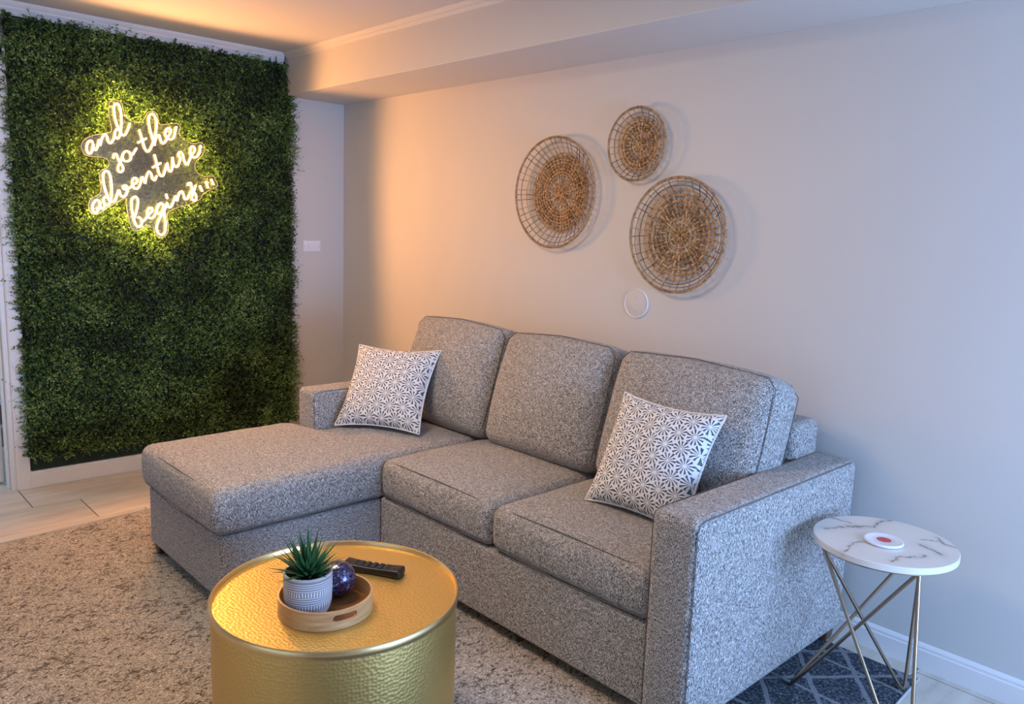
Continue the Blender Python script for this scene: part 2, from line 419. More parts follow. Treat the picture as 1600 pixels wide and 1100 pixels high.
M_potrim = plain('grey_pot_rim', (.50, .48, .48), .7, nscale=100, nb=.05, var=.05)

def glassball():
    m, nt, p = mat('crackled_blue_glass_mosaic')
    v = nt.nodes.new('ShaderNodeTexVoronoi'); v.inputs['Scale'].default_value = 210; nt.links.new(coords(nt), v.inputs['Vector'])
    c = ramp(nt, [(0, (.008, .006, .03)), (.35, (.018, .012, .07)), (.6, (.022, .022, .10)), (.8, (.07, .035, .10)), (1, (.26, .28, .45))])
    sp = nt.nodes.new('ShaderNodeSeparateColor'); nt.links.new(v.outputs['Color'], sp.inputs[0]); nt.links.new(sp.outputs[0], c.inputs[0])
    e = nt.nodes.new('ShaderNodeTexVoronoi'); e.feature = 'DISTANCE_TO_EDGE'; e.inputs['Scale'].default_value = 95; nt.links.new(coords(nt), e.inputs['Vector'])
    crack = math_(nt, 'LESS_THAN', e.outputs['Distance'], .035)
    nt.links.new(mixc(nt, crack, c.outputs[0], (.10, .08, .13)), p.inputs['Base Color'])
    p.inputs['Metallic'].default_value = .55; p.inputs['Roughness'].default_value = .16; p.inputs['Coat Weight'].default_value = .8; p.inputs['Coat Roughness'].default_value = .06
    bump(nt, p, v.outputs['Distance'], .5, .001); return m
M_ball = glassball()

def coaster_mat():
    m, nt, p = mat('white_coaster_red_star')
    v = coords(nt); sep = nt.nodes.new('ShaderNodeSeparateXYZ'); nt.links.new(v, sep.inputs[0])
    r = math_(nt, 'SQRT', math_(nt, 'ADD', math_(nt, 'MULTIPLY', sep.outputs[0], sep.outputs[0]), math_(nt, 'MULTIPLY', sep.outputs[1], sep.outputs[1])))
    a = math_(nt, 'ARCTAN2', sep.outputs[1], sep.outputs[0])
    s = math_(nt, 'GREATER_THAN', math_(nt, 'SINE', math_(nt, 'MULTIPLY', a, 36)), .1)
    red = math_(nt, 'LESS_THAN', r, .0195)
    rays = math_(nt, 'MULTIPLY', s, math_(nt, 'MULTIPLY', math_(nt, 'GREATER_THAN', r, .0195), math_(nt, 'LESS_THAN', r, .030)))
    pet = math_(nt, 'MULTIPLY', math_(nt, 'GREATER_THAN', math_(nt, 'SINE', math_(nt, 'MULTIPLY', a, 18)), .2), math_(nt, 'GREATER_THAN', r, .006))
    c = mixc(nt, math_(nt, 'MULTIPLY', rays, .55), (.83, .83, .86), (.42, .44, .5))
    c = mixc(nt, red, c, mixc(nt, pet, (.52, .02, .05), (.78, .10, .13)))
    nt.links.new(c, p.inputs['Base Color']); p.inputs['Roughness'].default_value = .4; return m
M_coaster = coaster_mat()

def neon_mat():
    m, nt, p = mat('lit_neon_tube'); nt.nodes.remove(p)
    e = nt.nodes.new('ShaderNodeEmission'); e.inputs[0].default_value = (*NEON_COL, 1); e.inputs[1].default_value = NEON
    nt.links.new(e.outputs[0], nt.nodes['Material Output'].inputs[0]); return m
M_neon = neon_mat()
def acrylic():
    m, nt, p = mat('clear_acrylic_board'); nt.nodes.remove(p)
    t = N(nt, 'ShaderNodeBsdfTransparent', ins={0: (.86, .82, .76, 1)}); g = N(nt, 'ShaderNodeBsdfGlossy', ins={0: (1, 1, 1, 1), 1: .12})
    d = N(nt, 'ShaderNodeBsdfDiffuse', ins={0: (.34, .27, .20, 1)})
    a = N(nt, 'ShaderNodeMixShader', ins={0: .10}); b = N(nt, 'ShaderNodeMixShader', ins={0: .05})
    nt.links.new(t.outputs[0], a.inputs[1]); nt.links.new(d.outputs[0], a.inputs[2]); nt.links.new(a.outputs[0], b.inputs[1]); nt.links.new(g.outputs[0], b.inputs[2])
    nt.links.new(b.outputs[0], nt.nodes['Material Output'].inputs[0]); return m
M_acrylic = acrylic()
M_acredge = plain('polished_acrylic_edge', (.85, .72, .5), .25, nscale=40, var=.02)
def winglass():
    m, nt, p = mat('window_glass'); nt.nodes.remove(p)
    t = N(nt, 'ShaderNodeBsdfTransparent'); g = N(nt, 'ShaderNodeBsdfGlossy', ins={1: .02}); a = N(nt, 'ShaderNodeMixShader', ins={0: .06})
    nt.links.new(t.outputs[0], a.inputs[1]); nt.links.new(g.outputs[0], a.inputs[2]); nt.links.new(a.outputs[0], nt.nodes['Material Output'].inputs[0]); return m
M_glass = winglass()

# ---------------------------------------------------------------- the room
ZC, ZS, DS, HB = 2.273, 2.045, .388, .085
XR, YF = 5.8, -5.0
DY0, DY1, DZ = -2.66, -1.815, 2.03       # door opening
S = 'structure'
def wall(name, boxes, m=M_wall, parent=None):
    bm = bmesh.new()
    for b in boxes: box(bm, *b)
    return obj(name, bm, m, parent, smooth=False, kind=S)
wall('wall_back', [(-.12, XR+.12, 0, .12, -.05, ZC+.1)])
wall('wall_left', [(-.12, 0, DY1, 0, 0, ZC+.1), (-.12, 0, YF, DY0, 0, ZC+.1), (-.12, 0, DY0, DY1, DZ, ZC+.1)])
WY0, WY1, WZ0, WZ1 = -1.45, -.15, .45, 1.55
wall('wall_right', [(XR, XR+.12, YF, WY0, 0, ZC+.1), (XR, XR+.12, WY1, 0, 0, ZC+.1), (XR, XR+.12, WY0, WY1, 0, WZ0), (XR, XR+.12, WY0, WY1, WZ1, ZC+.1)])
GX0, GX1, GZ1 = 2.0, 4.4, 2.1            # glazed door behind the camera
wall('wall_front', [(-.12, GX0, YF-.12, YF, 0, ZC+.1), (GX1, XR+.12, YF-.12, YF, 0, ZC+.1), (GX0, GX1, YF-.12, YF, GZ1, ZC+.1)])
ceil = wall('ceiling', [(-.12, XR+.12, YF-.12, .12, ZC, ZC+.08)], M_ceil)
# soffit: boxed-in drop along the back wall
bm = bmesh.new(); box(bm, 0, XR, -DS, 0, ZS, ZC, .003, 2); so = obj('soffit', bm, M_wall, ceil, smooth=False)

# windows and the glazed door (outside the frame, they let the daylight in)
def window(name, mapf, a0, a1, z0, z1, bars):
    t = bpy.data.objects.new(name, None); C.collection.objects.link(t); tag(t, kind=S)
    bm = bmesh.new(); f = .05
    for (p0, p1, q0, q1) in ((a0, a0+f, z0, z1), (a1-f, a1, z0, z1), (a0, a1, z0, z0+f), (a0, a1, z1-f, z1)): box(bm, *mapf(p0, p1, q0, q1, .05))
    for k in range(1, bars): x = a0+(a1-a0)*k/bars; box(bm, *mapf(x-.02, x+.02, z0, z1, .04))
    obj('window_frame', bm, M_trim, t, smooth=False)
    bm = bmesh.new(); box(bm, *mapf(a0+f, a1-f, z0+f, z1-f, .006)); obj('pane', bm, M_glass, t, smooth=False)
    return t
window('window_1', lambda a, b, c, d, th: (XR+.06-th/2, XR+.06+th/2, a, b, c, d), WY0, WY1, WZ0, WZ1, 2)
window('window_2', lambda a, b, c, d, th: (a, b, YF-.06-th/2, YF-.06+th/2, c, d), GX0, GX1, .0, GZ1, 2)

# floor with every tile a piece
bm = bmesh.new(); box(bm, -1.4, XR+.1, YF-.1, .1, -.06, -.0035)
floor = obj('floor', bm, M_grout, smooth=False, kind=S)
tile_meshes = {}
def tile(x0, x1, y0, y1):
    key = (round(x1-x0, 3), round(y1-y0, 3))
    if key not in tile_meshes:
        bm = bmesh.new(); hx, hy = key[0]/2, key[1]/2
        v = [bm.verts.new(p) for p in ((-hx, -hy, -.003), (hx, -hy, -.003), (hx, hy, -.003), (-hx, hy, -.003), (-hx, -hy, -.001), (hx, -hy, -.001), (hx, hy, -.001), (-hx, hy, -.001),
             (-hx+.0015, -hy+.0015, 0), (hx-.0015, -hy+.0015, 0), (hx-.0015, hy-.0015, 0), (-hx+.0015, hy-.0015, 0))]
        for a in (0, 4):
            for k in range(4): bm.faces.new((v[a+k], v[a+(k+1) % 4], v[a+4+(k+1) % 4], v[a+4+k]))
        bm.faces.new(v[8:12])
        me = bpy.data.meshes.new('tile'); bmesh.ops.recalc_face_normals(bm, faces=bm.faces[:]); bm.to_mesh(me); bm.free(); me.materials.append(M_tile); tile_meshes[key] = me
    o = bpy.data.objects.new('tile', tile_meshes[key]); C.collection.objects.link(o); o.parent = floor
    o.location = ((x0+x1)/2, (y0+y1)/2, 0); return o
GW = .0035
row = -3
while True:
    x0 = .0135+row*.2925; x1 = x0+.2925
    if x0 > XR-.01: break
    j = -1.813+(row % 3)*.197+1.182*2
    xa, xb = x0+GW/2, min(x1-GW/2, XR)
    y = j
    while y > YF:
        y1_, y0_ = min(y-GW/2, 0), max(y-.5895+GW/2, YF)
        if y1_-y0_ > .02 and not (row < 0 and (y0_ > -1.4)): tile(xa, xb, y0_, y1_)
        y -= .591
    row += 1

# baseboards, crown mouldings
base_prof = [(0, 0), (.013, 0), (.013, HB-.022), (.010, HB-.018), (.010, HB-.010), (.006, HB-.003), (.003, HB), (0, HB)]
def along_y(bm, prof, x, y0, y1, s=1, z=0): extrude_profile(bm, prof, lambda a, b: (x+s*a, y0, z+b), lambda a, b: (x+s*a, y1, z+b))
def along_x(bm, prof, y, x0, x1, s=-1, z=0): extrude_profile(bm, prof, lambda a, b: (x0, y+s*a, z+b), lambda a, b: (x1, y+s*a, z+b))
def part_bm(f, name, m, **k):
    bm = bmesh.new(); f(bm); return obj(name, bm, m, smooth=False, **k)
part_bm(lambda b: (along_y(b, base_prof, 0, -1.756, -.001), along_y(b, base_prof, 0, YF, DY0-.08)), 'baseboard_left', M_trim, kind=S)
part_bm(lambda b: along_x(b, base_prof, 0, .014, XR), 'baseboard_back', M_trim, kind=S)
part_bm(lambda b: along_y(b, base_prof, XR, YF, -.014, -1), 'baseboard_right', M_trim, kind=S)
part_bm(lambda b: (along_x(b, base_prof, YF, .014, GX0-.06, 1), along_x(b, base_prof, YF, GX1+.06, XR, 1)), 'baseboard_front', M_trim, kind=S)
cr = [(0, 0), (0, -.078), (.005, -.078), (.005, -.066), (.012, -.058), (.020, -.042), (.030, -.030), (.030, -.024), (.040, -.014), (.046, -.006), (.046, 0)]
part_bm(lambda b: along_y(b, cr, 0, YF, -DS-.012, 1, ZC), 'trim_1', M_trim, kind=S)
cr2 = [(0, 0), (0, -.036), (.004, -.036), (.007, -.029), (.014, -.022), (.014, -.019), (.024, -.010), (.030, -.004), (.030, 0)]
part_bm(lambda b: along_x(b, cr2, -DS, .047, XR, -1, ZC), 'trim_2', M_wall, kind=S)

# door in the left wall
door = bpy.data.objects.new('door_1', None); C.collection.objects.link(door); tag(door, kind=S)
cas = [(0, 0), (.012, 0), (.014, .006), (.014, .048), (.017, .052), (.017, .058), (.012, .060), (0, .060)]
bm = bmesh.new()
extrude_profile(bm, cas, lambda a, b: (a, DY1+b, 0), lambda a, b: (a, DY1+b, DZ+.06))
extrude_profile(bm, cas, lambda a, b: (a, DY0-b, 0), lambda a, b: (a, DY0-b, DZ+.06))
extrude_profile(bm, cas, lambda a, b: (a, DY0-.06, DZ+b), lambda a, b: (a, DY1+.06, DZ+b))
obj('casing', bm, M_trim, door, smooth=False)
bm = bmesh.new(); box(bm, -.12, 0, DY1-.018, DY1, 0, DZ); box(bm, -.12, 0, DY0, DY0+.018, 0, DZ); box(bm, -.12, 0, DY0, DY1, DZ-.018, DZ)
box(bm, -.075, -.04, DY1-.030, DY1-.018, 0, DZ, .002); box(bm, -.075, -.04, DY0+.018, DY0+.030, 0, DZ, .002)
obj('jamb', bm, M_trim, door, smooth=False)
RD = Matrix.Translation((-.135, DY1-.026, 0)) @ Matrix.Rotation(math.radians(6), 4, 'Z')
bm = bmesh.new(); box(bm, -.76, 0, -.036, 0, .012, 2.0, .002, 1, RD)
leaf_ = obj('door_leaf', bm, M_trim, door, smooth=False)
for z in (.31, 1.05, 1.78):
    bm = bmesh.new(); box(bm, -.122, -.085, DY1-.0205, DY1-.0175, z, z+.09, .001, 1)
    box(bm, -.05, .0, -.002, .0015, z, z+.09, .0008, 1, RD)
    tube(bm, [(-.127, DY1-.024, z-.004), (-.127, DY1-.024, z+.094)], .006, 10)
    obj('hinge', bm, M_hinge, door)
# hall beyond the doorway
wall('wall_hall', [(-1.40, -1.34, -3.6, -1.0, -.02, 2.4), (-1.4, -.12, -1.06, -1.0, -.02, 2.4), (-1.4, -.12, -3.66, -3.6, -.02, 2.4), (-1.4, -.12, -3.6, -1.0, 2.34, 2.4)], M_hall)

# ---------------------------------------------------------------- light switch, round blank cover
sw = thing('light_switch', (0, -.2205, 1.198), 'white plastic wall switch plate on the pale wall beside the green hedge panel', 'switch')
bm = bmesh.new(); box(bm, .0, .006, -.278, -.163, 1.166, 1.231, .0025, 3); obj('plate', bm, M_plastic, sw)
bm = bmesh.new(); box(bm, .004, .009, -.246, -.196, 1.184, 1.212, .0015, 2); obj('rocker', bm, M_plastic, sw)
for y in (-.268, -.173):
    bm = bmesh.new(); tube(bm, [(.004, y, 1.1985), (.0068, y, 1.1985)], .0035, 12); obj('screw', bm, M_screw, sw)
bc = thing('round_cover_plate', (2.297, 0, 1.06), 'round white blank cover plate on the wall below the large right basket', 'cover plate')
def ywheel(name, prof, m, parent, cx, cz, n=64):
    bm = bmesh.new(); lathe(bm, prof, n)
    for v in bm.verts: v.co = Vector((cx+v.co.x, -v.co.z, cz+v.co.y))
    return obj(name, bm, m, parent)
ywheel('disc', [(0, .0045), (.055, .004), (.0575, .0032)], M_wall, bc, 2.297, 1.060)
ywheel('rim', [(.0568, 0), (.0568, .005), (.0585, .0062), (.0602, .005), (.0602, 0)], M_plastic, bc, 2.297, 1.060)
for dz in (-.03, .03): ywheel('screw', [(0, .0062), (.003, .006), (.0036, .0045), (.0036, 0)], M_screw, bc, 2.297, 1.06+dz, 12)

# ---------------------------------------------------------------- hedge panel
HY0, HY1, HZ0, HZ1 = -1.752, -.380, HB+.004, 2.232
hedge = thing('hedge_wall_panel', (.01, -1.06, HZ0), 'large artificial boxwood hedge panel covering the left wall behind the glowing sign', 'green wall')
bm = bmesh.new(); box(bm, .001, .012, HY0, HY1, HZ0, HZ1); obj('backing_board', bm, M_darkbase, hedge, smooth=False)
def foliage():
    NS = 22000; K = 11
    y = rng.uniform(HY0+.0, HY1-.0, NS); z = rng.uniform(HZ0+.062, HZ1-.012, NS)
    lowband = rng.random(NS)
    # edge sprigs that lean outwards
    def f(yy, zz, s, o): return np.array([noise.noise(Vector((a*s, b*s, o))) for a, b in zip(yy, zz)])
    m_e = NS//14; side_r = rng.random(m_e) < .6                      # extra sprigs along both upright edges
    y[:m_e] = np.where(side_r, HY1+.002-rng.exponential(.008, m_e), HY0+rng.exponential(.010, m_e))
    n1 = f(y, z, 4.5, 1.3); n2 = f(y, z, 14, 7.7)
    base = np.stack([np.full(NS, .010), y, z], 1)
    d = np.stack([np.full(NS, 1.0), rng.normal(0, .55, NS), rng.normal(.05, .55, NS)], 1)
    er = np.clip((y-(HY1-.03))/.03, 0, 1); el = np.clip(((HY0+.03)-y)/.03, 0, 1)
    d[:, 1] += er*rng.uniform(-.2, 1.9, NS)-el*rng.uniform(-.3, 1.2, NS)
    et = np.clip((z-(HZ1-.04))/.04, 0, 1); d[:, 2] += -et*.5
    eb = np.clip(((HZ0+.12)-z)/.05, 0, 1); d[:, 2] = np.where(eb > 0, np.maximum(d[:, 2], -.25), d[:, 2])
    d /= np.linalg.norm(d, axis=1)[:, None]
    L = np.clip(.052+.022*n1+.018*n2+rng.normal(0, .008, NS), .02, .095)
    L *= np.where(z > HZ1-.05, .75, 1)
    wis = rng.random(NS) < .03; L[wis] *= 1.35
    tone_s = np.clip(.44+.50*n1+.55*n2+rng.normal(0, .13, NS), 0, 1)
    t = (np.arange(K)+1.0)/K
    curl = rng.normal(0, .25, (NS, 3))
    P = base[:, None, :]+d[:, None, :]*L[:, None, None]*t[None, :, None]+curl[:, None, :]*L[:, None, None]*(t**2)[None, :, None]
    P = P.reshape(-1, 3); n = len(P)
    D = np.repeat(d, K, 0)
    rv = rng.normal(0, 1, (n, 3)); side = np.cross(D, rv); side /= np.linalg.norm(side, axis=1)[:, None]
    ax = D*rng.uniform(.1, .6, n)[:, None]+side; ax /= np.linalg.norm(ax, axis=1)[:, None]
    wv = np.cross(ax, rng.normal(0, 1, (n, 3))); wv /= np.linalg.norm(wv, axis=1)[:, None]
    ln = rng.uniform(.008, .0135, n)[:, None]; wd = ln*.34
    nn = np.cross(ax, wv)
    v = np.empty((n, 4, 3)); v[:, 0] = P; v[:, 1] = P+ax*ln*.5+wv*wd+nn*ln*.08; v[:, 2] = P+ax*ln; v[:, 3] = P+ax*ln*.5-wv*wd+nn*ln*.08
    v = v.reshape(-1, 3); v[:, 0] = np.maximum(v[:, 0], .013)
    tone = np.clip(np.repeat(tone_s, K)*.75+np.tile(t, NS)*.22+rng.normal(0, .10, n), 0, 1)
    # twigs
    q = np.cross(d, np.array([0, 0, 1.0])); q /= np.linalg.norm(q, axis=1)[:, None]*1100
    e = P.reshape(NS, K, 3)
    tv = np.stack([base, base+q, e[:, 5]+q, e[:, 5], e[:, 10]+q*.5, e[:, 10]], 1).reshape(-1, 3)
    nv = len(v); V = np.concatenate([v, tv])
    F1 = np.arange(nv).reshape(-1, 4)
    b0 = nv+np.arange(NS)*6
    F2 = np.concatenate([np.stack([b0, b0+1, b0+2, b0+3], 1), np.stack([b0+3, b0+2, b0+4, b0+5], 1)])
    F = np.concatenate([F1, F2]); TT = np.concatenate([tone, np.full(len(F2), .06)])
    me = bpy.data.meshes.new('foliage'); me.vertices.add(len(V)); me.vertices.foreach_set('co', V.astype(np.float32).ravel())
    me.loops.add(F.size); me.loops.foreach_set('vertex_index', F.astype(np.int32).ravel())
    me.polygons.add(len(F)); me.polygons.foreach_set('loop_start', np.arange(0, F.size, 4, dtype=np.int32)); me.polygons.foreach_set('loop_total', np.full(len(F), 4, dtype=np.int32))
    me.update(calc_edges=True)
    a = me.attributes.new('tone', 'FLOAT', 'FACE'); a.data.foreach_set('value', TT.astype(np.float32))
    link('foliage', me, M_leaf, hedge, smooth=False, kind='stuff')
foliage()

# ---------------------------------------------------------------- neon sign
SX = .132                                # plane of the tubes, in front of the leaves
def unproj(u, v, X=SX):
    d = r2*((u-800)/FPX)+u2*(-(v-550)/FPX)+fw; s = (X-CAM.x)/d.x; return (CAM.y+d.y*s, CAM.z+d.z*s)
Z1 = (11, 120, 150); Z2 = (9.167, 170, 165); Z3 = (11, 130, 250); Z4 = (11, 220, 210); Z5 = (10, 190, 270); Z0 = (3.9286, 100, 120)
strokes = {
 'and': [(Z1, [(280,800),(240,765),(195,800),(172,880),(185,960),(235,990),(272,920),(285,820),(292,900),(325,930),(355,880),(385,750),(400,800),(405,850),(430,740),(480,655),(520,690),(540,770),(575,810),(615,780),(650,700),(660,630)]),
         (Z1, [(735,590),(690,570),(655,640),(670,715),(715,725),(752,640),(772,450),(762,280),(730,160),(680,130),(640,190),(650,330),(690,480),(740,600),(790,672),(840,655),(880,570),(915,465)])],
 'so': [(Z2, [(70,755),(72,705),(110,695),(140,770),(195,860),(208,915),(170,955),(135,925),(140,865),(172,800),(195,730),(225,665),(275,655),(318,705),(312,770),(265,800),(215,785),(198,735)]),
        (Z2, [(318,720),(350,690),(375,650),(402,608)])],
 'the': [(Z2, [(435,345),(470,450),(510,590),(550,658),(592,630),(635,530),(675,380),(685,230),(650,135),(600,125),(573,190),(590,330),(630,470),(660,572)]),
         (Z2, [(418,532),(480,497),(542,470)]),
         (Z2, [(660,540),(685,445),(722,425),(745,495),(775,545),(815,510),(865,425),(892,370),(862,322),(820,350),(812,425),(850,475),(905,480),(940,430),(970,300)])],
 'adventure': [(Z3, [(285,720),(235,685),(180,740),(160,830),(195,905),(245,885),(285,790),(290,725),(300,815),(335,835),(375,790)]),
               (Z3, [(430,650),(375,640),(345,700),(375,770),(435,770),(475,700),(492,540),(480,330),(440,210),(385,190),(345,260),(360,420),(400,570),(450,690),(510,720),(565,665),(612,515),(640,590),(690,632),(742,590),(765,500),(735,440),(690,450),(705,500),(770,495),(860,430),(925,375),(925,325),(880,308),(850,350),(850,430),(890,490),(945,480),(985,410),(1012,290),(1050,345),(1065,400),(1090,290),(1130,200),(1172,240),(1195,320),(1235,345),(1265,270)]),
               (Z4, [(235,345),(270,470),(305,630),(345,712),(390,700),(425,600),(455,495),(475,595),(512,640),(545,570),(550,390),(560,490),(595,555),(640,540),(680,430),(650,345),(680,300),(722,345),(745,440),(780,515),(822,485),(860,390),(925,290),(925,230),(885,205),(855,250),(860,335),(895,390),(950,390),(1005,330),(1035,190)]),
               (Z4, [(205,572),(280,525),(348,492)])],
 'begins': [(Z5, [(205,690),(245,560),(258,430),(215,372),(162,420),(162,560),(192,720),(238,830),(288,838),(320,780),(300,715),(262,690)]),
            (Z5, [(310,770),(370,730),(420,660),(475,600),(478,555),(438,548),(405,600),(412,680),(458,712),(512,675),(560,560),(610,475),(652,500)]),
            (Z5, [(652,500),(600,478),(555,545),(560,630),(608,640),(650,570),(665,510),(672,640),(690,800),(680,920),(630,970),(572,940),(552,850),(585,740),(650,630),(690,540),(712,470),(735,535),(775,530),(815,450),(848,360),(862,400),(870,440),(900,330),(942,288),(972,340),(992,412),(1035,395),(1080,300),(1110,260)]),
            (Z5, [(698,330),(718,405)]),
            (Z5, [(1038,200),(1050,160),(1088,165),(1100,240),(1140,310),(1172,370),(1160,425),(1120,430),(1100,380),(1130,290),(1165,190)])],
}
dots = [(Z5, [(1225,200),(1265,290)]), (Z5, [(1322,130),(1352,240)]), (Z5, [(1403,100),(1440,190)])]
def stroke3(z, pts):
    P = [Vector((SX, *unproj(a/z[0]+z[1], b/z[0]+z[2]))) for a, b in pts]
    if len(P) < 3: return P
    out = []; Q = [P[0]*2-P[1]]+P+[P[-1]*2-P[-2]]
    for i in range(1, len(Q)-2):
        a, b, c, d = Q[i-1:i+3]
        for k in range(4):
            t = k/4; out.append(.5*((2*b)+(c-a)*t+(2*a-5*b+4*c-d)*t*t+(3*b-a-3*c+d)*t**3))
    out.append(P[-1]); return out
oy, oz = unproj(235, 270)
sign = thing('neon_sign', (SX-.008, oy, oz), 'glowing warm white neon sign reading and so the adventure begins... on green hedge', 'neon sign')
for wname, ss in strokes.items():
    bm = bmesh.new()
    for z, pts in ss: tube(bm, stroke3(z, pts), .0038, 6)
    obj('neon_word', bm, M_neon, sign)
for z, pts in dots:
    bm = bmesh.new(); tube(bm, stroke3(z, pts), .0038, 6); obj('neon_dot', bm, M_neon, sign)
outl = [(315,140),(352,160),(366,205),(378,245),(415,272),(460,284),(490,262),(512,222),(545,211),(574,236),(584,290),(625,292),(690,285),(714,310),(706,350),(740,388),(790,410),(840,405),(864,430),(850,480),(815,515),(803,550),(820,590),(860,612),(915,610),(932,635),(944,672),(900,692),(852,722),(835,752),(780,778),(720,796),(655,820),(633,850),(640,910),(634,962),(600,986),(560,970),(547,930),(500,925),(450,946),(415,930),(395,860),(385,800),(380,745),(330,768),(260,808),(200,846),(165,832),(150,790),(165,750),(215,720),(228,680),(218,620),(224,578),(268,556),(275,520),(240,495),(180,490),(135,480),(106,440),(120,390),(180,360),(250,347),(292,330),(276,240),(275,180),(288,150)]
P = [unproj(a/Z0[0]+Z0[1], b/Z0[0]+Z0[2], SX-.009) for a, b in outl]
sm = []; n = len(P)
for i in range(n):
    a, b, c, d = [Vector((*P[(i+k) % n], 0)) for k in (-1, 0, 1, 2)]
    for k in range(3):
        t = k/3; q = .5*((2*b)+(c-a)*t+(2*a-5*b+4*c-d)*t*t+(3*b-a-3*c+d)*t**3); sm.append((q.x, q.y))
bm = bmesh.new()
fr = [bm.verts.new((SX-.0065, a, b)) for a, b in sm]; bk = [bm.verts.new((SX-.0115, a, b)) for a, b in sm]
m_ = len(sm)
from mathutils.geometry import tessellate_polygon
for tri in tessellate_polygon([[Vector((a, b, 0)) for a, b in sm]]):
    bm.faces.new([fr[i] for i in tri]); bm.faces.new([bk[i] for i in tri][::-1])
for i in range(m_): bm.faces.new((fr[i], fr[(i+1) % m_], bk[(i+1) % m_], bk[i]))
obj('acrylic_board', bm, M_acrylic, sign, smooth=False)
bm = bmesh.new(); tube(bm, [(SX-.009, a, b) for a, b in sm], .0016, 5, closed=True); obj('board_edge', bm, M_acredge, sign, label='bright polished edge of the clear board')
# the light the tubes throw into the room
for u, v in ((165, 305), (200, 250), (225, 285), (285, 262), (222, 335), (280, 310)):
    y, z = unproj(u, v, SX+.008); l = bpy.data.lights.new('neon_glow', 'SPOT'); l.energy = SPOT_W; l.color = (1, .42, .135); l.spot_size = math.radians(168); l.spot_blend = .28; l.shadow_soft_size = 0
    o = bpy.data.objects.new('neon_glow', l); C.collection.objects.link(o); o.location = (SX+.008, y, z); o.rotation_euler = (0, -PI/2, 0)
for k, (u, v) in enumerate(outl[::3]):      # light spilling from the back of the board into the leaves
    y, z = unproj(u/Z0[0]+Z0[1], v/Z0[0]+Z0[2], SX); l = bpy.data.lights.new('neon_spill', 'SPOT'); l.spot_size = math.radians(165); l.spot_blend = .3; l.energy = SPILL_W; l.color = (1, .66, .13); l.shadow_soft_size = 0
    o = bpy.data.objects.new('neon_spill', l); C.collection.objects.link(o); o.location = (.112, y, z); o.rotation_euler = (0, PI/2, 0)
for u, v in ((178, 165), (262, 206), (150, 325), (325, 285), (215, 340)):
    y, z = unproj(u, v, SX-.009); bm = bmesh.new(); tube(bm, [(.012, y, z), (SX-.004, y, z)], .004, 8); obj('standoff', bm, M_screw, sign)

# ---------------------------------------------------------------- rug
bm = bmesh.new()
cs = [(.555, -.087), (.735, -2.55), (3.655, -2.55), (3.552, -.087)]
nx, ny = 90, 70; g = []
for j in range(ny+1):
    rowv = []
    for i in range(nx+1):
        u, v = i/nx, j/ny
        x = (cs[0][0]*(1-u)+cs[3][0]*u)*(1-v)+(cs[1][0]*(1-u)+cs[2][0]*u)*v; y = cs[0][1]*(1-v)+cs[1][1]*v
        z = .0105+.0012*noise.noise(Vector((x*6, y*6, 0)))
        if i in (0, nx) or j in (0, ny): z = .005
        rowv.append(bm.verts.new((x, y, z)))
    g.append(rowv)
for j in range(ny):
    for i in range(nx): bm.faces.new((g[j][i], g[j+1][i], g[j+1][i+1], g[j][i+1]))
ring = g[0][:]+[g[j][nx] for j in range(1, ny+1)]+[g[ny][i] for i in range(nx-1, -1, -1)]+[g[j][0] for j in range(ny-1, 0, -1)]
low = [bm.verts.new((v.co.x, v.co.y, .0006)) for v in ring]
for i in range(len(ring)): bm.faces.new((ring[i], ring[(i+1) % len(ring)], low[(i+1) % len(ring)], low[i]))
rug = thing('rug', (2.1, -1.3, 0), 'large worn beige and blue patterned area rug under the sofa and coffee table', 'rug')
obj('pile', bm, M_rug, rug)
M_bind = plain('pale_rug_binding', (.42, .42, .42), .9, nscale=300, nb=.3, var=.2)
for a, b in ((3, 2), (0, 1)):
    bm = bmesh.new(); tube(bm, [(cs[a][0], cs[a][1], .005), (cs[b][0], cs[b][1], .005)], .0042, 6); obj('binding', bm, M_bind, rug, label='pale bound edge')

# ---------------------------------------------------------------- sofa
sofa = thing('sofa', (2.2, -.5, 0), 'grey tweed sectional sofa with chaise and two arms against the wall', 'sofa')
ZB = .052
def wob(P, a=.0025, s=7): return Vector((0, 0, a*noise.noise(P*s)))
def sbox(name, b, r, **k):
    bm = rbox(*b, r, **k); return obj(name, bm, M_fabric, sofa)
bm = rbox(1.15, 1.835, -1.575, -.25, ZB, .286, .012); chb = obj('chaise_base', bm, M_fabric, sofa)
bm = rbox(1.838, 3.13, -.942, -.25, ZB, .298, .012); stb = obj('seat_base', bm, M_fabric, sofa)
sbox('backrest', (1.345, 3.142, -.215, -.045, .06, .752), .03)
# arms with softened outer box shape
def seam(parent, pts, r=.0016, closed=False):
    bm = bmesh.new(); tube(bm, pts, r, 5, closed=closed); return obj('seam', bm, M_seam, parent)
armL = sbox('arm', (1.205, 1.343, -.955, -.045, ZB, .628), .022)
armR = sbox('arm', (3.133, 3.279, -.965, -.045, ZB, .640), .024)
for a, x0, x1, y, z in ((armR, 3.133, 3.279, -.965, .640), (armL, 1.205, 1.343, -.955, .628)):
    o_ = .0065
    for x, s in ((x1, -1), (x0, 1)):
        seam(a, [(x+s*.004, y+.006, ZB+.02), (x+s*.004, y+.006, z-.03), (x+s*.004, y+.014, z-.012), (x+s*.005, y+.04, z-.005), (x+s*.005, -.08, z-.005)], .0014)
